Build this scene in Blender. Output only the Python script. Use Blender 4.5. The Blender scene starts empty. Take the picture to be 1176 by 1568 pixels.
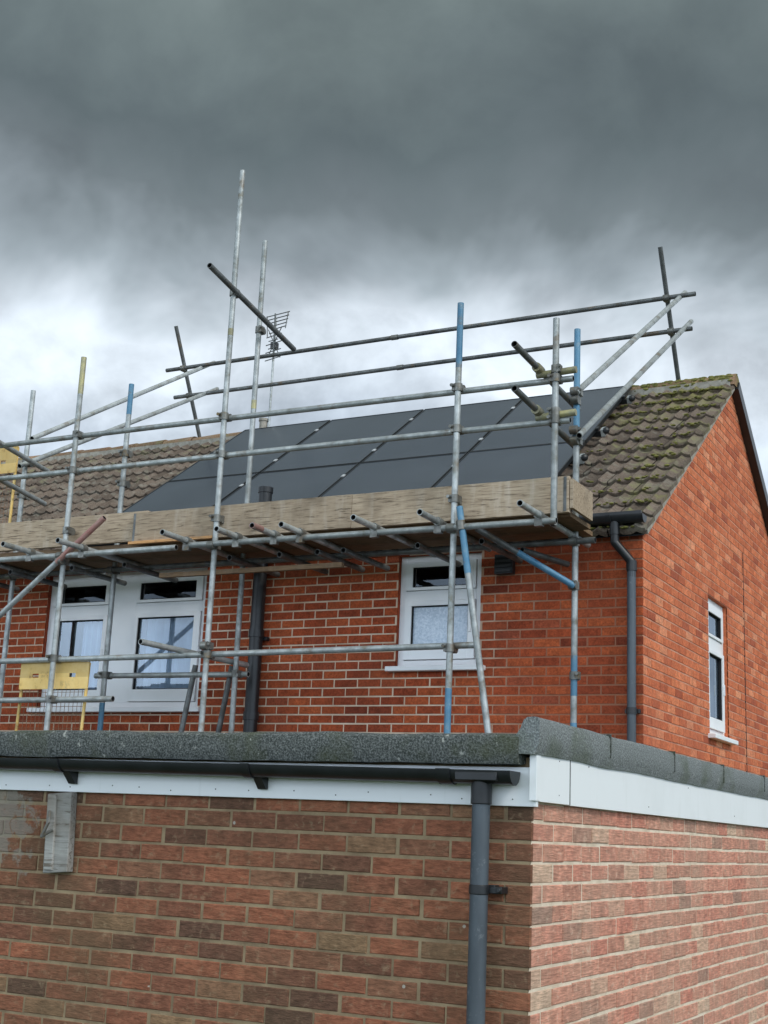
import bpy, math, random
from mathutils import Matrix, Vector, noise
random.seed(7)
D=bpy.data; SC=bpy.context.scene
COL=SC.collection
GZ=-2.05
# ------------------------------------------------------------ helpers
class NT:
    def __init__(s,m):
        m.use_nodes=True; s.t=m.node_tree; s.t.nodes.clear()
    def n(s,ty,**k):
        nd=s.t.nodes.new(ty)
        for a,b in k.items(): setattr(nd,a,b)
        return nd
    def l(s,a,b): s.t.links.new(a,b)
def ramp(nt,stops,fac,interp='LINEAR'):
    r=nt.n('ShaderNodeValToRGB'); cr=r.color_ramp; cr.interpolation=interp
    while len(cr.elements)<len(stops): cr.elements.new(0.5)
    for e,(p,c) in zip(cr.elements,stops):
        e.position=p; e.color=(*c,1) if len(c)==3 else c
    nt.l(fac,r.inputs[0]); return r.outputs[0]
def mth(nt,op,a,b=None,c=None,clamp=False):
    m=nt.n('ShaderNodeMath',operation=op,use_clamp=clamp)
    for i,x in enumerate((a,b,c)):
        if x is None: continue
        if hasattr(x,'is_linked'): nt.l(x,m.inputs[i])
        else: m.inputs[i].default_value=x
    return m.outputs[0]
def mix(nt,f,a,b,bt='MIX'):
    m=nt.n('ShaderNodeMix',data_type='RGBA',blend_type=bt)
    for i,x in ((0,f),(6,a),(7,b)):
        if hasattr(x,'is_linked'): nt.l(x,m.inputs[i])
        elif i==0: m.inputs[0].default_value=x
        else: m.inputs[i].default_value=(*x,1)
    return m.outputs[2]
def scl(nt,c,k):
    vm=nt.n('ShaderNodeVectorMath',operation='SCALE')
    if hasattr(c,'is_linked'): nt.l(c,vm.inputs[0])
    else: vm.inputs[0].default_value=c
    if hasattr(k,'is_linked'): nt.l(k,vm.inputs['Scale'])
    else: vm.inputs['Scale'].default_value=k
    return vm.outputs[0]
def coords(nt,sc=(1,1,1)):
    t=nt.n('ShaderNodeTexCoord'); m=nt.n('ShaderNodeMapping'); m.inputs['Scale'].default_value=sc
    nt.l(t.outputs['Object'],m.inputs[0]); return m.outputs[0]
def nz(nt,vec,scale,detail=3,rough=.55,dist=0):
    n=nt.n('ShaderNodeTexNoise'); n.inputs['Scale'].default_value=scale; n.inputs['Detail'].default_value=detail
    n.inputs['Roughness'].default_value=rough; n.inputs['Distortion'].default_value=dist
    nt.l(vec,n.inputs['Vector']); return n.outputs[0]
def rng(nt,v,a,b,c=0,d=1):
    m=nt.n('ShaderNodeMapRange'); nt.l(v,m.inputs[0])
    for i,x in enumerate((a,b,c,d)): m.inputs[i+1].default_value=x
    return m.outputs[0]
def finish(nt,col,rough=.8,bump=None,bs=.3,bd=.01,metal=0,spec=.5):
    p=nt.n('ShaderNodeBsdfPrincipled')
    if hasattr(col,'is_linked'): nt.l(col,p.inputs['Base Color'])
    else: p.inputs['Base Color'].default_value=(*col,1)
    if hasattr(rough,'is_linked'): nt.l(rough,p.inputs['Roughness'])
    else: p.inputs['Roughness'].default_value=rough
    p.inputs['Metallic'].default_value=metal
    p.inputs['Specular IOR Level'].default_value=spec
    if bump is not None:
        b=nt.n('ShaderNodeBump'); b.inputs['Strength'].default_value=bs; b.inputs['Distance'].default_value=bd
        nt.l(bump,b.inputs['Height']); nt.l(b.outputs[0],p.inputs['Normal'])
    o=nt.n('ShaderNodeOutputMaterial'); nt.l(p.outputs[0],o.inputs[0]); return p
def simple(name,col,rough=.6,nsc=8,var=.15,bs=.1,metal=0,spec=.5,stretch=(1,1,1),bd=.004):
    m=D.materials.new(name); nt=NT(m); v=coords(nt,stretch); n=nz(nt,v,nsc,4)
    finish(nt,scl(nt,col,rng(nt,n,.3,.7,1-var,1+var)),rough,n,bs,bd,metal,spec); return m
# ------------------------------------------------------------ materials
def patchmask(nt,v,n):
    """worn cement smear on the garage wall near its left end"""
    t=nt.n('ShaderNodeSeparateXYZ'); nt.l(v,t.inputs[0])
    dx=mth(nt,'DIVIDE',mth(nt,'ADD',t.outputs[0],4.50),.24); dz=mth(nt,'DIVIDE',mth(nt,'ADD',t.outputs[2],.03),.19)
    r=mth(nt,'SQRT',mth(nt,'ADD',mth(nt,'MULTIPLY',dx,dx),mth(nt,'MULTIPLY',dz,dz)))
    q=mth(nt,'ADD',r,mth(nt,'MULTIPLY',mth(nt,'SUBTRACT',n,.5),3.6))
    return rng(nt,q,1.0,.7,0,.6)
def brickmat(name,stops,grime=(.5,.5,.5),gr_amt=.3,bumpdir=(1,1,1),bs=.5,specks=0,fine=60,patch=False,smear=None,sm_amt=0,gscale=1.6):
    m=D.materials.new(name); nt=NT(m)
    g=nt.n('ShaderNodeNewGeometry'); ri=g.outputs['Random Per Island']
    c=ramp(nt,stops,ri)
    v=coords(nt); vb=coords(nt,bumpdir)
    n1=nz(nt,vb,fine,4,.65); n2=nz(nt,v,gscale,4,.6); n3=nz(nt,v,14,4)
    c=scl(nt,c,rng(nt,n1,.3,.7,.62,1.34)); c=scl(nt,c,rng(nt,n3,.3,.7,.80,1.20))
    c=mix(nt,rng(nt,n2,.42,.70,0,gr_amt),c,grime)
    if smear: 
        n4=nz(nt,v,28,4,.7,.5); c=mix(nt,rng(nt,n4,.56,.72,0,sm_amt),c,smear)
    if specks:
        vo=nt.n('ShaderNodeTexVoronoi'); vo.inputs['Scale'].default_value=6; nt.l(v,vo.inputs['Vector'])
        d=mth(nt,'ADD',vo.outputs['Distance'],mth(nt,'MULTIPLY',n1,.05))
        c=mix(nt,mth(nt,'MULTIPLY',mth(nt,'LESS_THAN',d,.065),.75),c,(.5,.48,.42))
    if patch: c=mix(nt,patchmask(nt,v,n3),c,(.30,.29,.25))
    finish(nt,c,.88,n1,bs,.006,spec=.25); return m
def mortarmat(name,a,b,sc=6,xsplit=None,c=None,patch=False):
    m=D.materials.new(name); nt=NT(m); v=coords(nt); n=nz(nt,v,sc,4,.6); n2=nz(nt,v,90,3)
    col=mix(nt,rng(nt,n,.35,.65),a,b)
    if xsplit is not None:
        t=nt.n('ShaderNodeSeparateXYZ'); nt.l(v,t.inputs[0])
        x=mth(nt,'ADD',t.outputs[0],mth(nt,'MULTIPLY',n,.9))
        col=mix(nt,rng(nt,x,xsplit-.3,xsplit+.8),col,c)
    if patch: col=mix(nt,patchmask(nt,v,nz(nt,v,14,4)),col,(.30,.29,.25))
    finish(nt,col,.95,n2,.5,.004,spec=.1); return m
M={}
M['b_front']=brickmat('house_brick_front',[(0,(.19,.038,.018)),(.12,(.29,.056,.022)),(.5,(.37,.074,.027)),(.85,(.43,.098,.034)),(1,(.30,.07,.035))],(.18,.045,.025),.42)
M['b_gable']=brickmat('house_brick_gable_sunlit',[(0,(.36,.088,.045)),(.15,(.52,.138,.060)),(.5,(.61,.175,.076)),(.85,(.67,.215,.10)),(1,(.74,.31,.17))],(.42,.12,.07),.4)  # orange brick, albedo raised to paint stronger sun into the gable colour
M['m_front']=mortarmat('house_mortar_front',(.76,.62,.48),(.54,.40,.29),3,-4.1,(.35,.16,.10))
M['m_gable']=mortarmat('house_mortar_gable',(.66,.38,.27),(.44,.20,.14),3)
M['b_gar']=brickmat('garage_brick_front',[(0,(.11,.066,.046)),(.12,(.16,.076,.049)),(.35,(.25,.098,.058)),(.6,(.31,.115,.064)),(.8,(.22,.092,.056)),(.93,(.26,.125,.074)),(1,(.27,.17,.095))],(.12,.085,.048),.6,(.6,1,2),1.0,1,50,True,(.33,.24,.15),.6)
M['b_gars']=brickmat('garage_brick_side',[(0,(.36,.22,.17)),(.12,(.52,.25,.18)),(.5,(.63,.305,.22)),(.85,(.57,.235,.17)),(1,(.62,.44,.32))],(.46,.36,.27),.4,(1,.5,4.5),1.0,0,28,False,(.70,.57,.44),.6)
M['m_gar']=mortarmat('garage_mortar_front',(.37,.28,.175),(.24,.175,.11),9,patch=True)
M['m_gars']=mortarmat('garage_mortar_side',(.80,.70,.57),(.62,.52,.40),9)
M['white']=simple('white_upvc',(.84,.86,.88),.35,3,.04,.02)
def fascia_mat():
    m=D.materials.new('white_fascia_paint'); nt=NT(m); v=coords(nt); n=nz(nt,v,2.5,5,.6); vs=coords(nt,(7,7,.8)); n2=nz(nt,vs,4,3)
    c=mix(nt,rng(nt,n,.5,.75,0,.25),(.84,.87,.89),(.62,.65,.65)); c=mix(nt,rng(nt,n2,.6,.8,0,.2),c,(.5,.53,.51))
    finish(nt,c,.45,n,.03,.003); return m
M['fascia']=fascia_mat()
M['black']=simple('black_plastic',(.014,.016,.019),.38,10,.3,.08)
def pipemat():
    m=D.materials.new('grey_pipe_plastic'); nt=NT(m); v=coords(nt,(1,1,.3)); n=nz(nt,v,9,4); n2=nz(nt,coords(nt),30,4,.7)
    c=scl(nt,(.065,.082,.10),rng(nt,n,.3,.7,.7,1.3)); c=mix(nt,rng(nt,n2,.60,.70,0,.5),c,(.20,.22,.24)); finish(nt,c,.45,n,.1,.003); return m
M['greypipe']=pipemat()
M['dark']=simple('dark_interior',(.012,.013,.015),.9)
M['room']=simple('net_curtain',(.42,.50,.60),.9,2,.25)
def tubemat(name,a,b,c,metal=.55):
    m=D.materials.new(name); nt=NT(m); v=coords(nt); n=nz(nt,v,9,5,.65); n2=nz(nt,v,70,2); n3=nz(nt,v,4,4,.7)
    g=nt.n('ShaderNodeNewGeometry'); k=rng(nt,g.outputs['Random Per Island'],0,1,.75,1.2)
    col=mix(nt,rng(nt,n,.35,.6),a,b); col=mix(nt,rng(nt,n,.58,.70,0,.8),col,c); col=mix(nt,rng(nt,n3,.58,.68,0,.6),col,(.19,.13,.075))
    finish(nt,scl(nt,col,k),rng(nt,n,.3,.7,.35,.65),n2,.2,.002,metal); return m
M['tube']=tubemat('galvanised_tube',(.50,.53,.53),(.31,.335,.335),(.24,.22,.17),.45)
M['tubed']=tubemat('galvanised_tube_dull',(.18,.19,.19),(.10,.105,.105),(.13,.11,.08),.4)
M['clamp']=tubemat('coupler_steel',(.26,.265,.25),(.15,.15,.14),(.24,.17,.08),.6)
M['blue']=tubemat('blue_paint',(.06,.20,.34),(.12,.27,.40),(.32,.36,.38),.1)
M['pink']=tubemat('red_oxide_paint',(.33,.14,.12),(.36,.22,.19),(.38,.36,.33),.1)
M['yellow']=tubemat('yellow_paint',(.78,.55,.20),(.72,.48,.15),(.30,.16,.07),.0)
M['ytube']=tubemat('yellow_stained_tube',(.42,.38,.18),(.30,.29,.2),(.22,.2,.14),.3)
M['mesh']=tubemat('rusty_mesh',(.30,.15,.07),(.22,.12,.07),(.4,.28,.12),.2)
def wood(name,a,b,c):
    m=D.materials.new(name); nt=NT(m); v=coords(nt,(1.2,14,14)); n=nz(nt,v,5,6,.65,.6)
    v2=coords(nt,(6,2,1)); n2=nz(nt,v2,2.2,4); v3=coords(nt); n3=nz(nt,v3,3,5)
    g=nt.n('ShaderNodeNewGeometry'); k=rng(nt,g.outputs['Random Per Island'],0,1,.8,1.15)
    col=mix(nt,rng(nt,n,.35,.65),a,b); col=mix(nt,rng(nt,n2,.52,.75,0,.7),col,c); col=mix(nt,rng(nt,n3,.50,.70,0,.6),col,(.17,.13,.09))
    col=mix(nt,rng(nt,n,.56,.64,0,.75),col,(.11,.085,.06))
    finish(nt,scl(nt,col,k),.85,n,.35,.006,spec=.2); return m
M['wood']=wood('weathered_board',(.49,.39,.285),(.33,.25,.175),(.57,.49,.40))
M['woodd']=wood('platform_board',(.26,.17,.10),(.16,.105,.065),(.28,.2,.14))
M['woodo']=wood('new_board',(.62,.34,.15),(.48,.25,.11),(.55,.33,.17))
M['batten']=wood('grey_batten',(.42,.42,.40),(.30,.30,.29),(.5,.5,.48))
def tilemat(name,a,b,mossamt,xs):
    m=D.materials.new(name); nt=NT(m); v=coords(nt); g=nt.n('ShaderNodeNewGeometry')
    c=ramp(nt,[(0,tuple(x*.75 for x in a)),(.5,b),(1,tuple(x*1.45 for x in a))],g.outputs['Random Per Island'])
    n=nz(nt,v,7,6,.65); n2=nz(nt,v,60,3,.7); n3=nz(nt,v,2.0,3)
    c=scl(nt,c,rng(nt,n2,.3,.7,.6,1.4))
    c=mix(nt,rng(nt,n,.50,.66,0,.55),c,(.28,.27,.23))
    t=nt.n('ShaderNodeSeparateXYZ'); nt.l(v,t.inputs[0])
    right=rng(nt,t.outputs[0],xs,xs+1.2,0,.09); up=rng(nt,t.outputs[2],3.4,4.65,0,.08)
    mo=mth(nt,'ADD',mth(nt,'ADD',mth(nt,'MULTIPLY',n,.6),mth(nt,'MULTIPLY',n3,.4)),mth(nt,'ADD',right,up))
    c=mix(nt,rng(nt,mo,.60,.73,0,mossamt),c,(.19,.18,.06))
    finish(nt,c,.95,n2,.7,.01,spec=.15); return m
M['tile']=tilemat('concrete_roof_tile',(.125,.098,.079),(.16,.125,.10),.75,-4.4)
M['ridge']=tilemat('ridge_tile',(.22,.14,.09),(.27,.18,.11),.85,-4.6)
M['moss']=simple('moss',(.17,.165,.045),1,40,.5,.8,bd=.01)
M['cement']=simple('cement',(.32,.30,.26),.95,20,.3,.6)
def feltmat(name,a,b,gr,sp):
    m=D.materials.new(name); nt=NT(m); v=coords(nt); n=nz(nt,v,130,3,.7); n2=nz(nt,v,4,5,.6); n3=nz(nt,v,24,3,.6)
    c=mix(nt,rng(nt,n,.42,.65),a,b); c=mix(nt,rng(nt,n2,.5,.66,0,.55),c,gr); c=mix(nt,rng(nt,n3,.65,.70,0,sp),c,(.42,.43,.40))
    finish(nt,c,.95,n,.8,.006,spec=.2); return m
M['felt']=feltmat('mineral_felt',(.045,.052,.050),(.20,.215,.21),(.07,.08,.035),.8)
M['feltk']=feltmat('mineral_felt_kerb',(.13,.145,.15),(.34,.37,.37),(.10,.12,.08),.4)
def panelmat():
    m=D.materials.new('solar_glass'); nt=NT(m); v=coords(nt); n=nz(nt,v,1.2,3)
    c=mix(nt,rng(nt,n,.3,.7),(.028,.038,.055),(.042,.054,.074))
    finish(nt,c,.26,None,spec=.85); return m
M['panel']=panelmat()
M['pframe']=simple('solar_frame_black',(.025,.028,.032),.35,5,.1,.02,metal=.3)
M['alu']=simple('aluminium_clamp',(.75,.77,.79),.35,20,.1,.05,metal=.5)
def glassmat(name,refl,tint,rough=.02):
    m=D.materials.new(name); nt=NT(m)
    gl=nt.n('ShaderNodeBsdfGlossy'); gl.inputs['Color'].default_value=(.8,.9,1,1); gl.inputs['Roughness'].default_value=rough
    tr=nt.n('ShaderNodeBsdfTransparent'); tr.inputs[0].default_value=(*tint,1)
    v=coords(nt); n=nz(nt,v,2.0,1); b=nt.n('ShaderNodeBump'); b.inputs['Strength'].default_value=.12; b.inputs['Distance'].default_value=.01
    nt.l(n,b.inputs['Height']); nt.l(b.outputs[0],gl.inputs['Normal'])
    mx=nt.n('ShaderNodeMixShader'); mx.inputs[0].default_value=refl; nt.l(tr.outputs[0],mx.inputs[1]); nt.l(gl.outputs[0],mx.inputs[2])
    o=nt.n('ShaderNodeOutputMaterial'); nt.l(mx.outputs[0],o.inputs[0]); return m
M['glass']=glassmat('window_glass',.20,(.80,.87,.93))
M['glassb']=glassmat('window_glass_side',.5,(.6,.7,.8))
M['glassd']=glassmat('window_glass_dark',.05,(.5,.5,.5))
def frosted():
    m=D.materials.new('frosted_glass'); nt=NT(m); v=coords(nt); n=nz(nt,v,55,3,.6); n2=nz(nt,v,3,2)
    c=mix(nt,rng(nt,n,.35,.65),(.42,.54,.68),(.64,.74,.86)); c=mix(nt,rng(nt,n2,.4,.7,0,.4),c,(.36,.46,.58))
    finish(nt,c,.2,n,.5,.006,spec=.8); return m
M['frost']=frosted()
def grass():
    m=D.materials.new('grass'); nt=NT(m); v=coords(nt); n=nz(nt,v,3,6,.7); c=mix(nt,rng(nt,n,.3,.7),(.04,.07,.02),(.09,.11,.04)); finish(nt,c,1,n,.6,.03); return m
M['grass']=grass()
# ------------------------------------------------------------ mesh builder
class MB:
    def __init__(s): s.v=[];s.f=[];s.m=[];s.mats=[]
    def mi(s,k):
        if k not in s.mats: s.mats.append(k)
        return s.mats.index(k)
    def add(s,vs,fs,k):
        o=len(s.v); s.v+= [tuple(x) for x in vs]; i=s.mi(k)
        for f in fs: s.f.append([o+a for a in f]); s.m.append(i)
    def box(s,x0,x1,y0,y1,z0,z1,k):
        vs=[(x,y,z) for z in(z0,z1) for y in(y0,y1) for x in(x0,x1)]
        s.add(vs,[(0,2,3,1),(4,5,7,6),(0,1,5,4),(2,6,7,3),(0,4,6,2),(1,3,7,5)],k)
    def obox(s,c,ax,ay,az,k):
        c=Vector(c);ax=Vector(ax);ay=Vector(ay);az=Vector(az)
        vs=[c+ax*i+ay*j+az*l for l in(-1,1) for j in(-1,1) for i in(-1,1)]
        s.add(vs,[(0,2,3,1),(4,5,7,6),(0,1,5,4),(2,6,7,3),(0,4,6,2),(1,3,7,5)],k)
    def tube(s,p,q,k,r=.0242,seg=14,hollow=True,inner='dark'):
        p=Vector(p);q=Vector(q);d=(q-p).normalized();a=d.orthogonal().normalized();b=d.cross(a)
        def ring(c,rr): return [c+(a*math.cos(2*math.pi*i/seg)+b*math.sin(2*math.pi*i/seg))*rr for i in range(seg)]
        if hollow:
            ri=r*.82; dp=min(.12,(q-p).length*.3)
            R=[ring(p+d*dp,ri),ring(p,ri),ring(p,r),ring(q,r),ring(q,ri),ring(q-d*dp,ri)]
        else: R=[ring(p,r),ring(q,r)]
        vs=[x for rr in R for x in rr]; fs=[]
        for j in range(len(R)-1):
            for i in range(seg):
                fs.append((j*seg+i,(j+1)*seg+i,(j+1)*seg+(i+1)%seg,j*seg+(i+1)%seg))
        n=len(R)-1
        fs.append(tuple(range(seg))); fs.append(tuple(reversed(range(n*seg,n*seg+seg))))
        o=len(s.f); s.add(vs,fs,k)
        if hollow:
            di=s.mi(inner)
            for i in range(seg): s.m[o+i]=di; s.m[o+4*seg+i]=di
            s.m[-1]=di;s.m[-2]=di
    def path(s,pts,k,r,seg=14):
        for a,b in zip(pts,pts[1:]): s.tube(a,b,k,r,seg,False)
        for c in pts[1:-1]: s.ball(c,r*1.01,k)
    def ball(s,c,r,k,sx=1,sy=1,sz=1,nu=10,nv=6):
        vs=[];fs=[]
        for j in range(nv+1):
            t=math.pi*j/nv
            for i in range(nu):
                u=2*math.pi*i/nu; vs.append((c[0]+r*sx*math.sin(t)*math.cos(u),c[1]+r*sy*math.sin(t)*math.sin(u),c[2]+r*sz*math.cos(t)))
        for j in range(nv):
            for i in range(nu): fs.append((j*nu+i,(j+1)*nu+i,(j+1)*nu+(i+1)%nu,j*nu+(i+1)%nu))
        s.add(vs,fs,k)
    def obj(s,name,parent=None,smooth=False,bevel=0):
        me=D.meshes.new(name); me.from_pydata(s.v,[],s.f); 
        for k in s.mats: me.materials.append(M[k])
        me.polygons.foreach_set('material_index',s.m)
        me.update(); me.validate()
        o=D.objects.new(name,me); COL.objects.link(o)
        if parent: o.parent=parent
        if smooth:
            me.shade_smooth()
            try: me.set_sharp_from_angle(angle=math.radians(40))
            except Exception: pass
        if bevel:
            b=o.modifiers.new('bevel','BEVEL'); b.width=bevel; b.segments=2; b.limit_method='ANGLE'
        return o
def empty(name):
    e=D.objects.new(name,None); COL.objects.link(e); e.empty_display_size=.3; return e
# ------------------------------------------------------------ bricks
def sub(rects,h):
    out=[]
    for (a,b,c,d) in rects:
        ha,hb,hc,hd=h
        if hb<=a or ha>=b or hd<=c or hc>=d: out.append((a,b,c,d)); continue
        if ha>a: out.append((a,ha,c,d))
        if hb<b: out.append((hb,b,c,d))
        a2,b2=max(a,ha),min(b,hb)
        if hc>c: out.append((a2,b2,c,hc))
        if hd<d: out.append((a2,b2,hd,d))
    return out
def clip(poly,n,d):
    out=[]
    for i in range(len(poly)):
        p,q=poly[i],poly[(i+1)%len(poly)]
        dp=n[0]*p[0]+n[1]*p[1]-d; dq=n[0]*q[0]+n[1]*q[1]-d
        if dp<=0: out.append(p)
        if (dp<0<dq) or (dq<0<dp):
            t=dp/(dp-dq); out.append((p[0]+t*(q[0]-p[0]),p[1]+t*(q[1]-p[1])))
    return out
def brickwall(mb,P,u0,u1,z0,z1,mat,holes=(),planes=(),jit=0,anchor='r',depth=.012,c=.002,gap=.010):
    C=.075;L=.225;k=0;z=z0
    while z<z1-.01:
        zt=min(z+C-gap,z1)
        off=0 if k%2 else L/2
        u=u1-off if anchor=='r' else u0+off
        iv=[]
        if anchor=='r':
            if off: iv.append((max(u0,u1-off+gap),u1))
            while u>u0+.03:
                iv.append((max(u0,u-L+gap),u)); u-=L
        else:
            if off: iv.append((u0,min(u1,u0+off-gap)))
            while u<u1-.03:
                iv.append((u,min(u1,u+L-gap))); u+=L
        for a,b in iv:
            ja=random.uniform(-jit,jit); jb=random.uniform(-jit,jit); jz=random.uniform(-jit,jit)*.7; jz2=random.uniform(-jit,jit)*.7; jd=random.uniform(-1,1)*jit*.5
            aa=a+(ja if a>u0 else 0); bb=b+(jb if b<u1 else 0)
            rs=[(aa,bb,z+jz,zt+jz2)]
            for h in holes: rs=sub(rs,h)
            for (ra,rb,rc,rd) in rs:
                if rb-ra<.012 or rd-rc<.008: continue
                poly=[(ra,rc),(rb,rc),(rb,rd),(ra,rd)]
                for n,d in planes:
                    poly=clip(poly,n,d)
                    if len(poly)<3: break
                if len(poly)<3: continue
                cu=sum(p[0] for p in poly)/len(poly); cz=sum(p[1] for p in poly)/len(poly)
                N=len(poly); vs=[]
                for p in poly:
                    vs.append(P(p[0]-math.copysign(c,p[0]-cu),p[1]-math.copysign(c,p[1]-cz),jd))
                for p in poly: vs.append(P(p[0],p[1],jd+c))
                for p in poly: vs.append(P(p[0],p[1],depth))
                fs=[tuple(range(N))]
                for r in range(2):
                    for i in range(N): fs.append((r*N+i,(r+1)*N+i,(r+1)*N+(i+1)%N,r*N+(i+1)%N))
                mb.add(vs,fs,mat)
        z+=C;k+=1
def mortar(mb,P,u0,u1,z0,z1,mat,holes=(),d=.008):
    rs=[(u0,u1,z0,z1)]
    for h in holes: rs=sub(rs,h)
    for a,b,c,e in rs: mb.add([P(a,c,d),P(b,c,d),P(b,e,d),P(a,e,d)],[(0,1,2,3)],mat)
def reveal(mb,P,h,mat,d=.14):
    a,b,c,e=h
    for (p,q) in (((a,c),(b,c)),((b,c),(b,e)),((b,e),(a,e)),((a,e),(a,c))):
        mb.add([P(p[0],p[1],.004),P(q[0],q[1],.004),P(q[0],q[1],d),P(p[0],p[1],d)],[(0,1,2,3)],mat)
# ============================================================ HOUSE
HX,HY=-2.97,9.91; XL=-14.0
RY,RZ=12.99,4.60; SL=.707
BY=2*RY-HY
house=empty('brick_house')
Pf=lambda u,z,d:(u,HY+d,z)
Pg=lambda u,z,d:(HX-d,u,z)
WL=(-8.93,-7.06,1.02,2.31); WR=(-5.09,-4.33,1.35,2.29); WG=(11.93,12.66,.98,2.23)
Z0=GZ
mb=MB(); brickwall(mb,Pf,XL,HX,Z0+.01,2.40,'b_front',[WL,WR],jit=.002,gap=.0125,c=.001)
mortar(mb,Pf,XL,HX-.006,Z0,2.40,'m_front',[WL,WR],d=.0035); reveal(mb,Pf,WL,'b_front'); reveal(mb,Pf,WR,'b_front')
mb.obj('front_wall',house)
mb=MB()
zc=RZ-.07
pl=[((-SL,1),zc-SL*RY),((SL,1),zc+SL*RY)]
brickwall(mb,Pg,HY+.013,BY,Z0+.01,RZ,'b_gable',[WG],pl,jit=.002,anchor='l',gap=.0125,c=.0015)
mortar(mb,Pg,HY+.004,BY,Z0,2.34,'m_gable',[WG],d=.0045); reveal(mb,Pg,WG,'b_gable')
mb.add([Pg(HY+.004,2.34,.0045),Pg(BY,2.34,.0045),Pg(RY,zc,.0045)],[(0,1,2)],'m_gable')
mb.box(HX-.004,HX+.003,13.35,13.365,Z0,2.9,'dark')
mb.obj('gable_wall',house)
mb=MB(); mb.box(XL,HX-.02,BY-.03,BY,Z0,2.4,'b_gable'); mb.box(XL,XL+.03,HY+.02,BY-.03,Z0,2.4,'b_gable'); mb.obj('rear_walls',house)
def window(name,P,W,cols,tz,parent,lower='glass',upper='glassd',sillx=.06,room=True):
    a,b,c,e=W; mb=MB()
    g=.002
    def slab(r,d0,d1,k):
        p0=P(r[0],r[2],d0);p1=P(r[1],r[3],d1)
        x=sorted((p0[0],p1[0]));y=sorted((p0[1],p1[1]));z=sorted((p0[2],p1[2])); mb.box(x[0],x[1],y[0],y[1],z[0],z[1],k)
    fw=.055
    for r in ((a+g,a+fw,c+g,e-g),(b-fw,b-g,c+g,e-g),(a+fw,b-fw,e-fw,e-g),(a+fw,b-fw,c+g,c+fw)): slab(r,.045,.115,'white')
    for (p,q) in zip(cols,cols[1:]):
        m0,m1=p[1]+.045,q[0]-.045
        slab((m0,m1,c+fw,e-fw),.043,.115,'white')
    edges=[a+fw]+[x for p,q in zip(cols,cols[1:]) for x in (p[1]+.045,q[0]-.045)]+[b-fw]
    zt0,zt1=tz[1]+.042,tz[2]-.03
    gg=.004
    for i,(u0,u1) in enumerate(cols):
        ea,eb=edges[2*i],edges[2*i+1]
        if zt1>zt0: slab((ea,eb,zt0,zt1),.044,.115,'white')
        for (z0,z1,za,zb,k,dd) in ((tz[0],tz[1],c+fw,zt0,lower,.024),(tz[2],tz[3],zt1,e-fw,upper,.028)):
            for r in ((ea+gg,u0,za+gg,zb-gg),(u1,eb-gg,za+gg,zb-gg),(u0,u1,z1,zb-gg),(u0,u1,za+gg,z0)):
                if r[1]-r[0]>.002 and r[3]-r[2]>.002: slab(r,dd,.10,'white')
            for r in ((ea,ea+gg,za,zb),(eb-gg,eb,za,zb),(ea+gg,eb-gg,zb-gg,zb),(ea+gg,eb-gg,za,za+gg)): slab(r,.055,.095,'dark')
            t=.007
            for r in ((u0,u0+t,z0,z1),(u1-t,u1,z0,z1),(u0+t,u1-t,z1-t,z1),(u0+t,u1-t,z0,z0+t)): slab(r,.036,.07,'dark')
            mb.add([P(u0,z0,.06),P(u1,z0,.06),P(u1,z1,.06),P(u0,z1,.06)],[(0,1,2,3)],k)
    slab((cols[0][1]+.012,cols[0][1]+.03,(tz[0]+tz[1])/2-.05,(tz[0]+tz[1])/2+.05),.010,.024,'white')
    mb.obj(name,parent,bevel=.003)
    mb=MB()
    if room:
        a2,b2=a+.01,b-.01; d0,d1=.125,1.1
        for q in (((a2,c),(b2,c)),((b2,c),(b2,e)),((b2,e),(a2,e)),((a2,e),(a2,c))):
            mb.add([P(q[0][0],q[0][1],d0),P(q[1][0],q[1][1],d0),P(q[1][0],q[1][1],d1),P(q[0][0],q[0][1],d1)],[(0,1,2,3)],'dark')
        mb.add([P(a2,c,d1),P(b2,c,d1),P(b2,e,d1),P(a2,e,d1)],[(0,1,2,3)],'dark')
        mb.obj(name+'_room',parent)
    mb=MB()
    p0=P(a-sillx,c-.045,-.07);p1=P(b+sillx,c-.004,.05)
    x=sorted((p0[0],p1[0]));y=sorted((p0[1],p1[1])); mb.box(x[0],x[1],y[0],y[1],p0[2],p1[2],'white')
    mb.obj(name+'_sill',parent,bevel=.006)
window('front_window_wide',Pf,WL,[(-8.80,-8.24),(-7.83,-7.19)],(1.19,1.86,2.03,2.19),house)
window('front_window_small',Pf,WR,[(-4.97,-4.45)],(1.50,1.86,2.02,2.19),house,lower='frost')
window('side_window',Pg,WG,[(12.05,12.54)],(1.14,1.72,1.90,2.10),house,lower='glassb',upper='glassb')
mb=MB()
for (a,b) in ((-8.58,-8.15),(-7.95,-7.12)):
    n=30; vs=[]
    for i in range(n+1):
        u=a+(b-a)*i/n; d=HY+.16+.02*math.sin(i*1.9)+.015*math.sin(i*.7)
        vs+=[(u,d,1.05),(u,d,1.98)]
    mb.add(vs,[(2*i,2*i+2,2*i+3,2*i+1) for i in range(n)],'room')
mb.obj('net_curtains',house,smooth=True)
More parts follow.
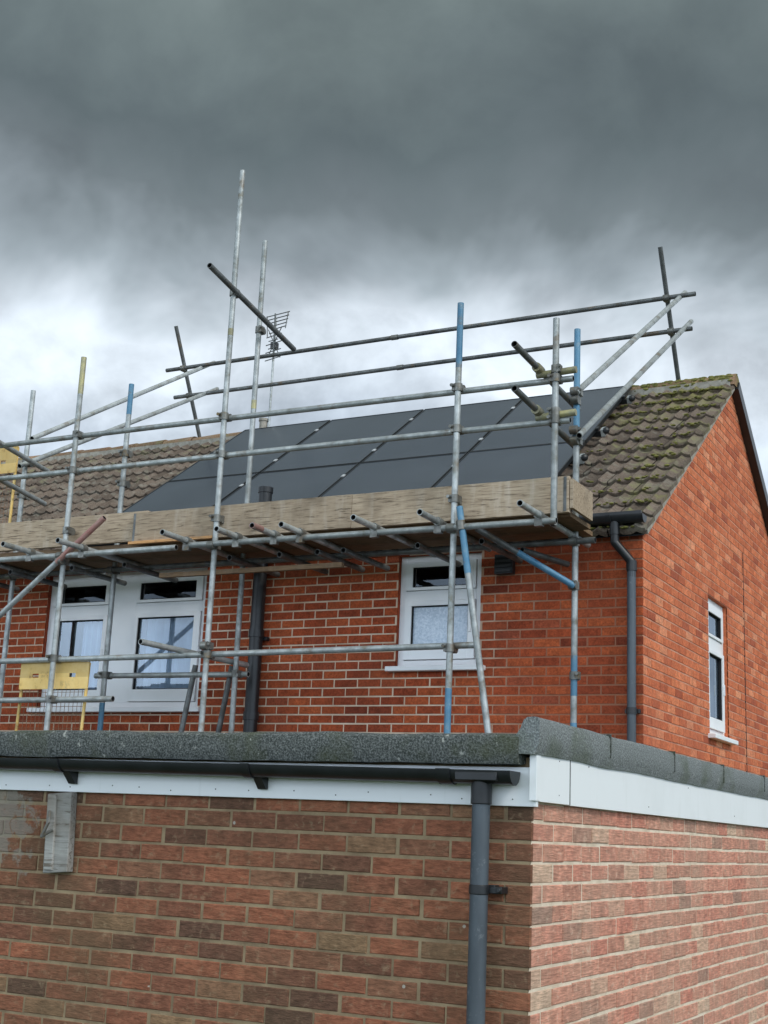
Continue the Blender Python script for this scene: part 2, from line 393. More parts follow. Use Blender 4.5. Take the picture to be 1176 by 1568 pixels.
def tiles(name,side,x0,x1,xs=.3,gauge=.2775,n=14,rollp=.15):
    mb=MB(); ca=1/math.sqrt(1+SL*SL); sa=SL*ca; S=14*gauge
    nx=12
    ncol=int(round((x1-x0)/xs))
    for k in range(n):
        for j in range(ncol):
            xa=x1-(j+1)*xs+.003; xb=x1-j*xs-.002
            jh=random.uniform(-.003,.007); js=random.uniform(-.011,.011)
            s0=k*gauge+js; s1=(k+1)*gauge+.03
            if k==n-1: s1=(k+1)*gauge
            rows=[]
            for (s,h) in ((s0+.006,-.014),(s0,.033),(s0+.012,.040),(s1,.004)):
                row=[]
                for i in range(nx+1):
                    x=xa+(xb-xa)*i/nx; ph=((x-x1)/rollp)%1.0
                    pr=.030*math.exp(-((ph-.5)/.17)**2)
                    hh=h+pr+jh if h>-.01 else h+pr*.75
                    y=(RY-S*ca)+s*ca-hh*sa; z=(RZ-.02-S*sa)+s*sa+hh*ca
                    if side<0: y=2*RY-y
                    row.append((x,y,z))
                rows.append(row)
            vs=[p for r in rows for p in r]; w=nx+1; fs=[]
            for r in range(3):
                for i in range(nx):
                    f=(r*w+i,r*w+i+1,(r+1)*w+i+1,(r+1)*w+i); fs.append(f if side>0 else f[::-1])
            mb.add(vs,fs,'tile')
            if j==0:
                e=[rows[1][-1],rows[2][-1],rows[3][-1]]
                lo=[(p[0],p[1]+ (.035*sa if side>0 else -.035*sa),p[2]-.035*ca) for p in e]
                mb.add(e+lo,[(0,3,4,1),(1,4,5,2)],'tile')
    return mb.obj(name,house,smooth=True)
tiles('roof_tiles_front',1,XL+.05,HX+.05)
tiles('roof_tiles_rear',-1,XL+.05,HX+.05)
ca=1/math.sqrt(1+SL*SL); sa=SL*ca
mb=MB()
for sgn in (1,-1):
    e=3.86
    y0=RY-sgn*e*ca; z0=RZ-.05-e*sa
    mb.add([(XL,y0,z0),(HX+.03,y0,z0),(HX+.03,RY,RZ-.05),(XL,RY,RZ-.05)],[(0,1,2,3)],'dark')
mb.obj('roof_underlay',house)
mb=MB()
c=Vector((HX+.012,RY-1.90*ca,RZ-.055-1.90*sa)); mb.obox(c,(.03,0,0),(0,1.88*ca,1.88*sa),(0,-.018*sa,.018*ca),'cement')
c=Vector((HX+.03,RY+1.95*ca,RZ-.045-1.95*sa)); mb.obox(c,(.05,0,0),(0,1.95*ca,-1.95*sa),(0,.055*sa,.055*ca),'black')
mb.obj('verge_trim',house)
mb=MB(); x=HX+.06; 
while x>XL:
    L=.44; r=.115; vs=[];seg=12; jz=random.uniform(-.008,.008); jr=random.uniform(-.01,.01)
    for e,xx in enumerate((x,x-.02,x-L)):
        rr=r+(.012 if e<2 else 0)
        for i in range(seg+1):
            t=math.radians(-12+204*i/seg)
            vs.append((xx,RY+rr*math.cos(t),RZ-.045+jz+(jr if e==2 else 0)+rr*.95*math.sin(t)))
    w=seg+1
    mb.add(vs,[(a*w+i,a*w+i+1,(a+1)*w+i+1,(a+1)*w+i) for a in range(2) for i in range(seg)]+[tuple(range(w))],'ridge')
    x-=L+.004
mb.obj('ridge_tiles',house,smooth=True)
mb=MB()
for yy in (RY-.10,RY+.10): mb.box(XL+.02,HX+.02,yy-.03,yy+.03,RZ-.09,RZ-.01,'cement')
mb.obj('ridge_mortar',house)
mb=MB()
for i in range(420):
    k=random.randint(0,13); x=HX-abs(random.gauss(0,.45))-.02
    if random.random()<.35: k=random.choice((11,12,13)); x=HX-random.random()*1.2
    s=k*.2775+random.uniform(-.01,.05); hh=.045+.01*random.random()
    r=random.uniform(.008,.022)
    mb.ball((x,(RY-14*.2775*ca)+s*ca-hh*sa,(RZ-.02-14*.2775*sa)+s*sa+hh*ca),r,'moss',1.3,1,.55,7,4)
for i in range(160):
    x=HX+.05-random.random()*1.3; t=math.radians(random.uniform(60,175)); mb.ball((x,RY+.12*math.cos(t),RZ-.045+.115*math.sin(t)),random.uniform(.01,.026),'moss',1.5,1,.7,7,4)
mb.obj('roof_moss',house,smooth=True)
def gutter(mb,x0,x1,y,z,r,k,drop=0,seg=12):
    vs=[]
    for xx,zz in ((x0,z),(x1,z-drop)):
        for rr in (r,r-.004):
            for i in range(seg+1):
                t=math.pi+math.pi*i/seg; vs.append((xx,y+rr*math.cos(t),zz+rr*math.sin(t)))
    w=seg+1; fs=[]
    for i in range(seg):
        fs.append((i,i+1,2*w+i+1,2*w+i)); fs.append((w+i,3*w+i,3*w+i+1,w+i+1))
    fs.append((0,2*w,3*w,w)); fs.append((seg,w+seg,3*w+seg,2*w+seg))
    mb.add(vs,fs,k)
    for xx,zz,s in ((x0,z,-1),(x1,z-drop,1)):
        a=[(xx,y+(r+.003)*math.cos(math.pi+math.pi*i/seg),zz+(r+.003)*math.sin(math.pi+math.pi*i/seg)) for i in range(w)]
        b=[(xx+s*.008,p[1],p[2]) for p in a]
        mb.add(a+b,[tuple(range(w)),tuple(reversed(range(w,2*w)))]+[(i,i+1,w+i+1,w+i) for i in range(seg)]+[(0,w,2*w-1,w-1)],k)
def collar(mb,x,y,z,r,k,w=.03,seg=12):
    vs=[]
    for xx in (x-w,x+w):
        for rr in (r+.008,r-.001):
            for i in range(seg+1):
                t=math.pi+math.pi*i/seg; vs.append((xx,y+rr*math.cos(t),z+rr*math.sin(t)+.002))
    W=seg+1; fs=[]
    for i in range(seg):
        fs+=[(i,i+1,2*W+i+1,2*W+i),(i,W+i,W+i+1,i+1),(2*W+i,2*W+i+1,3*W+i+1,3*W+i)]
    fs+= [(0,2*W,3*W,W),(seg,W+seg,3*W+seg,2*W+seg)]
    mb.add(vs,fs,k)
mb=MB(); gy,gz=9.80,2.475
gutter(mb,XL,HX+.04,gy,gz,.058,'black')
for x in (-3.2,-4.2,-5.2,-6.2,-7.2,-8.2,-9.2): collar(mb,x,gy,gz,.058,'black',.02)
mb.obj('house_gutter',house,smooth=True)
mb=MB(); mb.box(XL,HX+.0,9.862,9.884,2.36,2.53,'black'); mb.box(XL,HX-.14,9.885,HY-.003,2.385,2.40,'white'); mb.box(HX-.14,HX+.02,9.886,HY-.003,2.36,2.50,'black')
mb.obj('eaves_fascia',house)
mb=MB(); px=-3.045
mb.tube((-3.16,gy,2.43),(-3.16,gy,2.33),'black',.04,16,False)
mb.path([(-3.16,gy,2.36),(-3.16,gy,2.27),(px,9.862,2.12),(px,9.862,2.0)],'black',.034)
mb.tube((px,9.862,2.13),(px,9.862,2.05),'black',.041,16,False)
mb.tube((px,9.862,2.05),(px,9.862,GZ),'greypipe',.034,16,False)
for z in (1.0,-.8): mb.tube((px,9.862,z),(px,9.862,z-.05),'black',.040,16,False); mb.box(px-.06,px+.06,9.885,9.905,z-.04,z-.01,'black')
mb.obj('house_downpipe',house,smooth=True)
mb=MB(); sx=-6.43; sy=9.83
mb.tube((sx,sy,GZ),(sx,sy,2.93),'black',.060,18,False)
for z in (.9,1.62,2.3): mb.tube((sx,sy,z),(sx,sy,z+.07),'black',.069,18,False)
for z in (1.60,2.2): mb.box(sx-.09,sx+.09,sy+.03,HY,z,z+.03,'black')
mb.tube((sx,sy,2.93),(sx,sy,2.98),'black',.068,18,False)
mb.path([(sx,sy,2.12),(sx-.05,sy-.01,2.28),(sx-.12,sy,2.36)],'black',.04)
mb.obj('soil_pipe',house,smooth=True)
mb=MB(); mb.box(-4.19,-4.03,9.85,HY,2.08,2.24,'black')
for i in range(4): mb.box(-4.18,-4.04,9.835,9.85,2.09+i*.04,2.11+i*.04,'black')
mb.obj('wall_vent',house,bevel=.003)
mb=MB(); mb.tube((-8.60,13.0,4.6),(-8.60,13.0,4.78),'cement',.05,14,False); mb.tube((-8.60,13.0,4.78),(-8.60,13.0,4.81),'cement',.06,14,False); mb.obj('ridge_vent',house,smooth=True)
# ============================================================ SOLAR PANELS
def roofpt(x,s,h):
    S=14*.2775
    return Vector((x,(RY-S*ca)+s*ca-h*sa,(RZ-.02-S*sa)+s*sa+h*ca))
ux=Vector((1,0,0)); us=Vector((0,ca,sa)); un=Vector((0,-sa,ca))
cols=[(-8.74,-7.56),(-7.54,-6.36),(-6.34,-5.16),(-5.14,-3.96)]
rows_=[(.30,2.03),(2.05,3.78)]
for (xa,xb) in cols:
    for (sa_,sb) in rows_:
        mb=MB(); h=.125+random.uniform(-.003,.003); c=roofpt((xa+xb)/2,(sa_+sb)/2,h)
        hx=(xb-xa)/2; hs=(sb-sa_)/2; fw=.012
        tl=un+us*random.uniform(-.012,.012)+ux*random.uniform(-.008,.008)
        mb.obox(c,ux*(hx-fw),us*(hs-fw),tl*.014,'panel')
        for s in (-1,1):
            mb.obox(c+ux*s*(hx-fw/2),ux*fw/2,us*hs,un*.018,'pframe')
            mb.obox(c+us*s*(hs-fw/2),ux*(hx-fw),us*fw/2,un*.018,'pframe')
        mb.obj('solar_panel',bevel=0)
mb=MB()
for s in (.65,1.65,2.4,3.4):
    a=roofpt(-8.80,s,.08); b=roofpt(-3.88,s,.08); mb.obox((a+b)/2,ux*2.46,us*.018,un*.022,'pframe')
    for (xa,xb) in zip([c[1] for c in cols],[c[0] for c in cols[1:]]): mb.obox(roofpt((xa+xb)/2,s,.147),ux*.016,us*.026,un*.004,'alu')
    mb.obox(roofpt(-3.945,s,.13),ux*.014,us*.03,un*.014,'pframe')
    mb.obox(roofpt(-3.89,s,.095),ux*.02,us*.04,un*.035,'tube'); mb.ball(roofpt(-3.86,s-.02,.11),.035,'black')
mb.obj('solar_mounting_rail')
# ============================================================ SCAFFOLD
scaf=empty('scaffolding')
YO,YI=8.85,9.5; RB=.36
T=MB();C_=MB();B=MB()
def coup(x,y,z,ax='x',off=.05):
    r=.034
    C_.tube((x,y,z-.03),(x,y,z+.03),'clamp',r,12,False)
    C_.tube((x-.03,y+off,z),(x+.03,y+off,z),'clamp',r,12,False)
    s=random.choice((-1,1))
    C_.tube((x+s*.036,y-.045,z+.012),(x+s*.036,y+.03,z+.012),'clamp',.008,8,False)
    C_.tube((x+s*.036,y-.05,z+.012),(x+s*.036,y-.036,z+.012),'clamp',.014,6,False)
    C_.box(x+s*.030-.012,x+s*.030+.012,y-.025,y+.03,z-.026,z+.03,'clamp')
def std(x,y,z0,z1,k='tube',lean=0): T.tube((x,y,z0),(x+lean,y,z1),k)
def sleeve_on(p,q,t0,t1,k):
    p=Vector(p);q=Vector(q);d=(q-p).normalized()*.0006
    T.tube(p+(q-p)*t0-(d if t0==0 else d*0),p+(q-p)*t1+(d if t1==1 else d*0),k,.0251)
so=[(-7.84,4.07),(-6.25,5.60),(-4.10,4.03)]
for x,z in so: std(x,YO,RB,z); C_.box(x-.07,x+.07,YO-.07,YO+.07,RB-.012,RB,'clamp')
std(-3.31,YO,2.2,3.79)
si=[(-7.80,4.02),(-6.40,5.24),(-3.375,3.95),(-9.02,4.10)]
for x,z in si: std(x,YI,RB,z); C_.box(x-.07,x+.07,YI-.07,YI+.07,RB-.012,RB,'clamp')
yl=YO+.05
T.tube((-8.78,yl,3.34),(-6.9,yl,3.34),'tube'); T.tube((-6.9,yl,3.34),(-3.19,yl,3.32),'tube')
T.tube((-9.0,yl,3.02),(-5.6,yl,3.01),'tube'); T.tube((-5.6,yl,3.01),(-3.21,yl,3.0),'tube')
T.tube((-10.2,yl-.1,2.225),(-6.6,yl-.1,2.225),'tube'); T.tube((-6.5,yl-.1,2.235),(-3.27,yl-.1,2.225),'tube')
T.tube((-10.2,yl,1.32),(-7.0,yl,1.335),'tube'); T.tube((-7.0,yl,1.335),(-3.9,yl,1.36),'tube')
T.tube((-10.2,yl,.975),(-7.2,yl,.99),'tube')
T.tube((-10.2,YI-.05,2.225),(-3.2,YI-.05,2.215),'tubed')
T.tube((-7.95,YI+.05,1.27),(-6.3,YI+.05,1.26),'tube')
for x in (-7.84,-6.25,-4.10):
    for z in (3.34,3.01,1.335): coup(x,YO,z)
    coup(x,YO,2.225,off=-.05)
    coup(x,YO,2.46)
coup(-3.31,YO,3.32);coup(-3.31,YO,3.0);coup(-7.84,YO,.985)
for x,z in si: coup(x,YI,2.22,off=-.05)
coup(-7.80,YI,1.27);coup(-6.40,YI,1.26)
coup(-7.80,YI,3.34);coup(-7.80,YI,3.05)
for i,(x,y0,k) in enumerate(((-8.18,8.45,'tube'),(-7.59,8.47,'tube'),(-6.49,8.45,'tube'),(-6.00,8.5,'tube'),(-5.64,8.46,'tube'),(-5.40,8.5,'tube'),(-4.74,8.45,'tube'),(-4.20,8.47,'tube'),(-3.40,8.42,'tube'),(-8.9,8.5,'tube'),(-9.5,8.5,'tube'))):
    dx=random.uniform(-.04,.04); z=2.274+random.uniform(-.004,.004)
    T.tube((x,y0,z),(x+dx,9.72+random.uniform(0,.12),z-.004),k)
    C_.tube((x,YO-.08,z),(x,YO-.02,z),'clamp',.034,12,False); C_.box(x-.03,x+.03,YO-.075,YO-.03,2.19,2.24,'clamp')
    if x<-3.6: T.tube((x+.22,9.10,2.18),(x+.24,9.84,2.175),'tubed')
T.tube((-5.6403,8.4594,2.274),(-5.6405,8.60,2.274),'pink',.0262)
for z,y0 in ((3.45,8.40),(3.12,8.42)):
    T.tube((-3.46,y0,z),(-3.42,9.66,z-.11),'tubed')
    C_.tube((-3.445,8.80,z-.04),(-3.445,8.90,z-.045),'ytube',.036,12,False); coup(-3.31,YO,z-.06,off=.03); coup(-3.375,YI,z-.10,off=-.04)
    C_.tube((-3.47,YO+.03,z-.08),(-3.16,YO+.03,z-.07),'ytube',.026,12,False)
T.tube((-6.18,8.38,4.50),(-6.30,9.95,4.33),'tubed'); coup(-6.25,YO,4.45,off=.04); coup(-6.40,YI,4.37,off=.04)
for z in (3.36,3.03): T.tube((-8.62,8.35,z),(-8.95,9.75,z-.03),'tube'); coup(-9.02,YI,z)
T.tube((-6.59,8.42,1.385),(-6.42,9.70,1.36),'tube'); coup(-6.25,YO,1.40,off=-.04)
b0,b1=(-9.1,YO-.06,1.23),(-7.38,YO-.06,2.53); T.tube(b0,b1,'tube'); sleeve_on(b0,b1,.72,1,'pink')
coup(-7.84,YO,2.18,off=-.05)
b0,b1=(-4.03,8.79,2.38),(-3.72,8.85,RB); T.tube(b0,b1,'tube'); sleeve_on(b0,b1,0,.25,'blue')
C_.tube((-4.02,8.79,2.27),(-4.01,8.79,2.20),'clamp',.035,12,False)
b0,b1=(-3.98,9.0,2.26),(-3.36,YI-.06,1.87); T.tube(b0,b1,'tubed'); sleeve_on(b0,b1,.42,1,'blue')
coup(-3.375,YI,1.88,off=-.05)
T.tube((-7.03,YI+.06,RB),(-6.86,YI+.06,1.35),'tubed'); T.tube((-6.66,YI+.09,RB),(-6.50,YI+.09,1.34),'tubed')
T.tube((-3.75,9.35,2.15),(-3.55,9.82,2.12),'tubed')
def sleeve(x,y,z0,z1,k='blue'): T.tube((x,y,z0),(x,y,z1+.0005),k,.0250)
sleeve(-4.10,YO,RB+.02,1.04); sleeve(-4.10,YO,3.50,4.03)
sleeve(-7.80,YI,RB+.02,1.02); sleeve(-7.80,YI,3.72,4.02)
sleeve(-3.375,YI,3.05,3.95); sleeve(-3.375,YI,1.05,1.35); sleeve(-3.375,YI,RB,.85)
sleeve(-7.84,YO,3.72,4.07,'ytube'); sleeve(-6.25,YO,4.06,4.12,'ytube'); sleeve(-6.40,YI,3.62,3.70,'ytube')
def onperp(x,t): return Vector((x,13.0-.70*t,4.58+1.30*t))
T.tube(onperp(-3.50,-.12),onperp(-3.50,1.0),'tubed'); T.tube(onperp(-9.50,-.12),onperp(-9.50,1.0),'tubed')
r1=onperp(0,.639);r2=onperp(0,.407)
for r,xa,xb in ((r1,-9.75,-3.20),(r2,-9.72,-3.28)):
    y=r.y-.04; z=r.z
    T.tube((xa,y,z),(-6.6,y,z),'tubed'); T.tube((-6.6,y,z),(xb,y,z),'tubed')
    for x in (-3.50,-9.50):
        C_.tube((x-.03,y,z),(x+.03,y,z),'clamp',.036,12,False); C_.ball((x,y+.02,z),.045,'clamp')
    C_.tube((-6.64,y,z),(-6.56,y,z),'clamp',.03,12,False)
T.tube((-3.36,YI-.06,3.40),(-3.36,12.72,5.53),'tube'); T.tube((-3.31,YI-.12,3.03),(-3.36,12.95,5.30),'tube')
T.tube((-8.97,YI,3.60),(-9.25,12.80,5.55),'tube'); T.tube((-8.95,YI-.15,3.28),(-9.28,12.95,5.26),'tube')
coup(-3.375,YI,3.42,off=-.05); coup(-3.375,YI,3.10,off=-.06)
coup(-3.375,YI,1.20,off=.03)
T.obj('tubes',scaf,smooth=True); C_.obj('couplers',scaf,smooth=True)
yb=YO+.085
B.box(-7.17,-5.02,yb-.019,yb+.019,2.315,2.585,'wood'); B.box(-5.017,-3.22,yb-.018,yb+.020,2.312,2.583,'wood')
B.box(-10.3,-7.05,yb+.024,yb+.062,2.35,2.61,'wood')
B.box(-3.215,-3.190,yb-.015,YI-.14,2.342,2.560,'wood')
for i in range(3):
    y0=yb+.07+i*.228
    B.box(-10.3,-6.61,y0,y0+.224,2.302,2.338,'woodd'); B.box(-6.6,-3.24-(0,0,.06)[i],y0,y0+.224,2.301,2.337,'woodd')
B.box(-7.17,-6.3,yb-.06,yb-.021,2.302,2.325,'woodo')
B.box(-7.0,-5.2,9.12,9.16,2.05,2.09,'woodd')
for x in (-7.15,-3.25): B.box(x-.012,x+.012,yb-.0215,yb-.0185,2.32,2.58,'tubed')
B.obj('boards',scaf,bevel=.003)
def gate(name,x0,x1,y,z0,z1,plate,lean=0):
    g=MB()
    for x in (x0,x1): g.tube((x+lean,y,z0),(x,y,z1),'yellow',.014,10,False)
    for z in (z0+.02,z1): g.tube((x0,y,z),(x1,y,z),'yellow',.013,10,False)
    za,zb=z1-plate,z1+.01; xs_=[x0-.02,x0+.12,x0+.19,x1-.19,x1-.12,x1+.02]
    zs=(za+.10,za+.135)
    g.box(xs_[0],xs_[5],y-.022,y-.014,za,zs[0],'yellow'); g.box(xs_[0],xs_[5],y-.022,y-.014,zs[1],zb,'yellow')
    for a,b in ((0,1),(2,3),(4,5)): g.box(xs_[a],xs_[b],y-.022,y-.014,zs[0],zs[1],'yellow')
    n=int((x1-x0)/.045)
    for i in range(1,n): g.tube((x0+i*(x1-x0)/n,y,z0),(x0+i*(x1-x0)/n,y,za),'mesh',.0022,5,False)
    n=int((z1-z0)/.06)
    for i in range(1,n): g.tube((x0,y,z0+i*(z1-z0)/n),(x1,y,z0+i*(z1-z0)/n),'mesh',.0022,5,False)
    return g.obj(name,None,smooth=True)
gate('yellow_safety_gate',-8.24,-7.52,YO+.09,.38,1.30,.22,-.03)
gate('yellow_safety_gate',-9.95,-9.12,YI-.02,2.5,3.52,.26)
# ============================================================ ANTENNA
a=MB(); ax_=-8.52
a.tube((ax_,13.0,4.5),(ax_,13.0,6.10),'tube',.014,10,False)
for i in range(5):
    z=6.12-i*.045; a.tube((ax_-.12+.02*i,12.97,z),(ax_+.24-.01*i,12.93,z+.01),'tubed',.0065,6,False)
a.tube((ax_+.02,12.95,6.14),(ax_+.03,12.95,5.55),'tubed',.011,8,False)
for i in range(8):
    z=5.90-i*.05; w=.10+.05*(i%2)
    a.tube((ax_-w*.7,12.98,z),(ax_+w,12.92,z-.012+.02*(i%2)),'tubed',.0065,6,False)
a.tube((ax_-.08,12.97,5.95),(ax_+.14,12.93,5.55),'tubed',.006,6,False); a.tube((ax_+.14,12.93,5.95),(ax_-.06,12.97,5.60),'tubed',.006,6,False)
a.tube((ax_-.11,12.97,6.13),(ax_-.09,12.97,5.86),'tubed',.006,6,False); a.tube((ax_+.22,12.93,6.13),(ax_+.19,12.93,5.92),'tubed',.006,6,False)
a.box(ax_-.03,ax_+.04,12.96,13.04,5.70,5.78,'black')
a.obj('tv_antenna',smooth=True)
# ============================================================ GARAGE
GX,GY=-1.86,4.79; GXL=-10.6; GYB=9.82
gar=empty('brick_garage')
Pgf=lambda u,z,d:(u,GY+d,z)
Pgs=lambda u,z,d:(GX-d,u,z)
zt=.135; zb=zt-29*.075+.01
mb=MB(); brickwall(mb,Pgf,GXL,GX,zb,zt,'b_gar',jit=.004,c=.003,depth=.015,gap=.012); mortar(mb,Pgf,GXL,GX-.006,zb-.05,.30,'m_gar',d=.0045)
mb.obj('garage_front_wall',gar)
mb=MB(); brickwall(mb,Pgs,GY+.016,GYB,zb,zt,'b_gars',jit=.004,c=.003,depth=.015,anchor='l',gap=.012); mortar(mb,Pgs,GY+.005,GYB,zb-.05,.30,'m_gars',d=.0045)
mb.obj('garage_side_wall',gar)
mb=MB(); mb.box(GXL,GX-.03,GYB-.02,GYB,zb,.3,'b_gar'); mb.box(GXL-.02,GXL,GY+.02,GYB,zb,.3,'b_gar'); mb.obj('garage_rear_walls',gar)
def strip(name,prof,axis,a,b,step,k,amp=.004,seed=0):
    n=max(2,int(abs(b-a)/step)); vs=[];N=len(prof)
    for i in range(n+1):
        t=a+(b-a)*i/n
        for j,(p,z) in enumerate(prof):
            w=noise.noise(Vector((t*2.3+seed,p*4,z*4)))*amp*1.6+noise.noise(Vector((t*9+seed,p*14,z*14)))*amp*.7
            q=p+noise.noise(Vector((t*5,p*9+7,seed)))*amp*.8
            vs.append((t,q,z+w) if axis=='x' else (q,t,z+w))
    fs=[(i*N+j,(i+1)*N+j,(i+1)*N+(j+1)%N,i*N+(j+1)%N) for i in range(n) for j in range(N)]
    fs+=[tuple(range(N)),tuple(reversed(range(n*N,n*N+N)))]
    m=MB(); m.add(vs,fs,k); return m.obj(name,gar,smooth=True)
mb=MB(); mb.box(GXL,GX-.10,GY+.09,GYB,.29,.345,'felt'); mb.obj('garage_roof_deck',gar)
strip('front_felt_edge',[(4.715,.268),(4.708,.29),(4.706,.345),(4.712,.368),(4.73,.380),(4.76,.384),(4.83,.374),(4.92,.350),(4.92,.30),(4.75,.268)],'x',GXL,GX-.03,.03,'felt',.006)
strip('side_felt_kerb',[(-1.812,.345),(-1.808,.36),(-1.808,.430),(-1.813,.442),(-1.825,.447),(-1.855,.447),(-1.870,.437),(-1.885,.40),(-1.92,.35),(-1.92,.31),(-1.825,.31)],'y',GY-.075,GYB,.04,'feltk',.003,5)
mb=MB()
for y in (5.55,6.55,7.55,8.6): mb.box(-1.889,-1.804,y,y+.010,.350,.450,'felt')
mb.obj('felt_laps',gar)
mb=MB()
mb.box(GXL,GX+.025,4.765,4.787,.118,.262,'fascia')
mb.obj('front_fascia',gar,bevel=.002)
mb=MB(); mb.box(-1.857,-1.832,4.792,5.12,.138,.343,'fascia'); mb.box(-1.857,-1.8335,5.124,GYB,.136,.342,'fascia')
mb.box(-1.856,-1.828,4.745,4.790,.140,.343,'fascia')
mb.box(-1.8335,-1.8305,5.118,5.127,.138,.342,'tubed')
for y,z in ((5.0,.30),(5.0,.17),(5.35,.30),(6.2,.17),(6.9,.29),(7.9,.18)): mb.tube((-1.834,y,z),(-1.8305,y,z),'tubed',.0028,8,False)
mb.obj('side_fascia',gar,bevel=.0012)
mb=MB()
for i in range(14):
    x=-4.4+i*.19+random.uniform(-.05,.05); z=.135+.02*random.random(); mb.tube((x,4.766,z),(x,4.763,z),'tubed',.0028,8,False)
mb.obj('fascia_nails',gar)
mb=MB(); ggy=4.705; ggz=.288; DR=.045
gutter(mb,GXL,-1.905,ggy,ggz,.050,'black',drop=DR)
for x in (-6.2,-5.15,-4.06,-3.06,-2.17): 
    z=ggz-DR*(x-GXL)/(-1.905-GXL); collar(mb,x,ggy,z,.050,'black',.028 if x>-2.5 else .02)
mb.obj('garage_gutter',gar,smooth=True)
mb=MB()
for x in (-6.2,-5.15,-4.03,-3.03):
    z=.203; mb.add([(x-.02,4.764,z+.05),(x+.02,4.764,z+.05),(x+.02,4.764,z-.050),(x-.02,4.764,z-.050),(x-.02,4.69,z+.012),(x+.02,4.69,z+.012),(x-.02,4.75,z-.050),(x+.02,4.75,z-.050)],[(4,5,7,6),(0,4,6,3),(1,2,7,5),(3,6,7,2),(0,1,5,4)],'black')
mb.obj('gutter_brackets',gar)
mb=MB(); dx=-2.035; dy=4.715
mb.box(dx-.085,dx+.085,dy-.062,dy+.045,.205,.236,'black')
mb.tube((dx,dy,.215),(dx,dy,.12),'black',.040,20,False)
mb.tube((dx,dy,.14),(dx,dy,GZ+.05),'greypipe',.034,20,False)
mb.tube((dx,dy,-.17),(dx,dy,-.205),'black',.0375,20,False); mb.box(dx+.03,dx+.085,dy+.01,GY,-.20,-.175,'black'); mb.box(dx-.05,dx+.05,dy+.03,GY+.0,-.20,-.17,'black')
mb.tube((dx+.075,dy,-.187),(dx+.075,dy+.05,-.187),'black',.010,8,False)
mb.obj('garage_downpipe',gar,smooth=True,bevel=.003)
mb=MB(); 
mb.obox((-4.085,4.768,-.06),(.068,0,.006),(0,.021,0),(-.008,0,.172),'batten')
mb.obox((-4.118,4.762,-.06),(.024,0,0),(0,.026,0),(-.008,0,.163),'batten')
mb.obj('wall_batten',gar,bevel=.004)
mb=MB(); pts=[]
for i in range(26):
    t=i/25*math.pi*2.6; pts.append((-4.30+.11*math.cos(t)*(.4+i/40),4.755-.01*math.sin(t*3),-.04+.07*math.sin(t)*(.5+i/40)))
mb.path(pts,'mesh',.0014,6); mb.path([(-4.12,4.725,.03),(-4.10,4.70,-.02),(-4.13,4.70,-.08),(-4.09,4.72,-.05)],'clamp',.007,8); mb.obj('wire',gar,smooth=True)
# ============================================================ GROUND
mb=MB(); mb.add([(-600,-600,GZ),(600,-600,GZ),(600,600,GZ),(-600,600,GZ)],[(0,1,2,3)],'grass'); mb.obj('ground')
# ============================================================ WORLD
w=D.worlds.new('World'); SC.world=w; nt=NT(w)
tc=nt.n('ShaderNodeTexCoord'); nm=nt.n('ShaderNodeVectorMath',operation='NORMALIZE'); nt.l(tc.outputs['Generated'],nm.inputs[0])
sp=nt.n('ShaderNodeSeparateXYZ'); nt.l(nm.outputs[0],sp.inputs[0])
mp=nt.n('ShaderNodeMapping'); mp.inputs['Scale'].default_value=(2.2,2.2,3.0); mp.inputs['Location'].default_value=(.7,.3,.2); nt.l(nm.outputs[0],mp.inputs[0])
n1=nz(nt,mp.outputs[0],1.8,5,.54,.25)
mp2=nt.n('ShaderNodeMapping'); mp2.inputs['Scale'].default_value=(3,3,3.4); mp2.inputs['Location'].default_value=(3,1,5); nt.l(nm.outputs[0],mp2.inputs[0])
n2=nz(nt,mp2.outputs[0],2.8,6,.56,.2)
v=mth(nt,'ADD',sp.outputs[2],mth(nt,'MULTIPLY',mth(nt,'SUBTRACT',n1,.5),.20))
v=mth(nt,'ADD',v,mth(nt,'MULTIPLY',mth(nt,'SUBTRACT',n2,.5),.07))
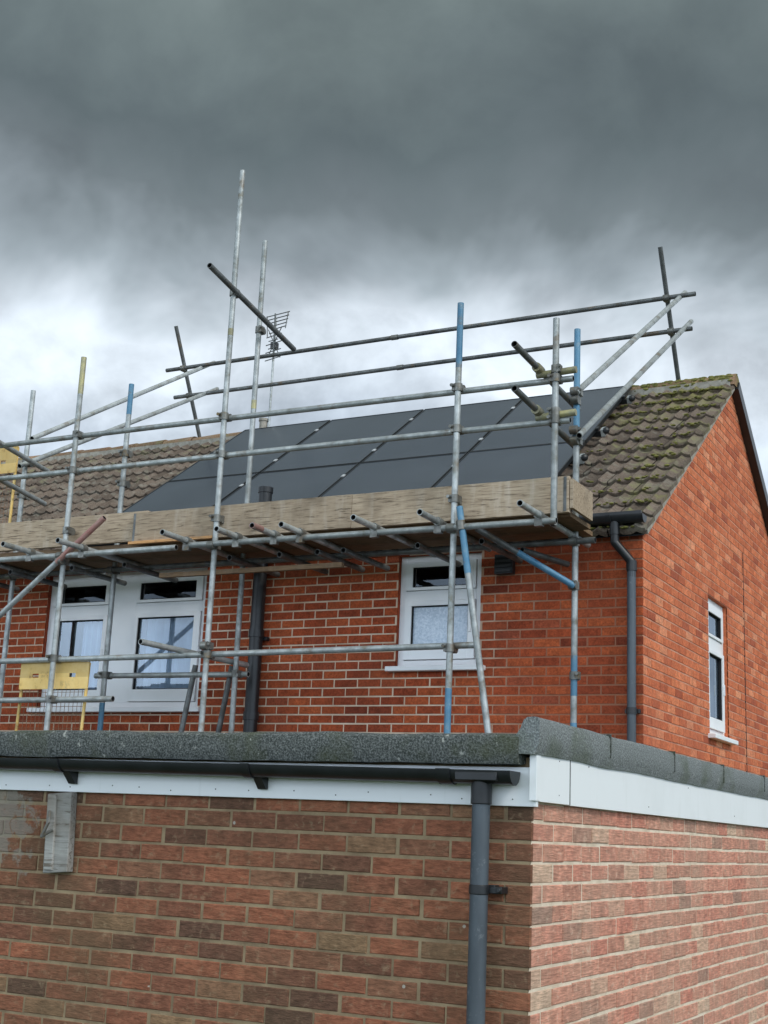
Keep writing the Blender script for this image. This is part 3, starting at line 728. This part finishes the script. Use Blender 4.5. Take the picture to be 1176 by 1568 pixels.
sky=ramp(nt,[(0,(.54,.64,.77)),(.22,(.62,.73,.87)),(.33,(.78,.87,.96)),(.375,(.72,.80,.88)),(.408,(.36,.42,.46)),(.44,(.18,.215,.23)),(.482,(.125,.157,.165)),(.56,(.165,.205,.205)),(.64,(.25,.30,.30)),(1,(.5,.55,.56))],v)
lowm=rng(nt,v,.38,.46,1,.35)
br=mth(nt,'ADD',1,mth(nt,'MULTIPLY',lowm,rng(nt,n2,.3,.7,-.45,.40)))
c1=scl(nt,sky,br)
dirv=mth(nt,'ADD',mth(nt,'MULTIPLY',sp.outputs[0],-.35),sp.outputs[1])
c2=scl(nt,c1,rng(nt,dirv,.15,-.7,1,2.8))
st=nt.n('ShaderNodeTexSky',sky_type='NISHITA'); st.sun_disc=False; st.sun_elevation=math.radians(42); st.sun_rotation=math.radians(108)
ad=nt.n('ShaderNodeVectorMath',operation='ADD'); nt.l(c2,ad.inputs[0]); nt.l(scl(nt,st.outputs[0],.006),ad.inputs[1])
bg=nt.n('ShaderNodeBackground'); nt.l(ad.outputs[0],bg.inputs[0]); bg.inputs[1].default_value=1
o=nt.n('ShaderNodeOutputWorld'); nt.l(bg.outputs[0],o.inputs[0])
sd=D.lights.new('sun','SUN'); sd.energy=1.5; sd.angle=math.radians(12); sd.color=(1,.95,.88)
so_=D.objects.new('sun',sd); COL.objects.link(so_)
el=math.radians(42); az=math.radians(108)
dv=Vector((math.sin(az)*math.cos(el),math.cos(az)*math.cos(el),math.sin(el)))
so_.rotation_euler=dv.to_track_quat('Z','Y').to_euler(); so_.location=dv*30
# ============================================================ CAMERA
R=((0.88738,0.45903,0.04308),(0.07,-0.2265,0.97149),(0.4557,-0.85906,-0.23313))
cm=D.cameras.new('camera'); cam=D.objects.new('camera',cm); COL.objects.link(cam)
mt=Matrix(R).transposed().to_4x4(); cam.matrix_world=mt
cm.sensor_fit='VERTICAL'; cm.sensor_height=24; cm.lens=24*2048/1568; cm.clip_end=3000; cm.clip_start=.05
SC.camera=cam
SC.view_settings.view_transform='Standard'; SC.view_settings.look='None'; SC.view_settings.exposure=0
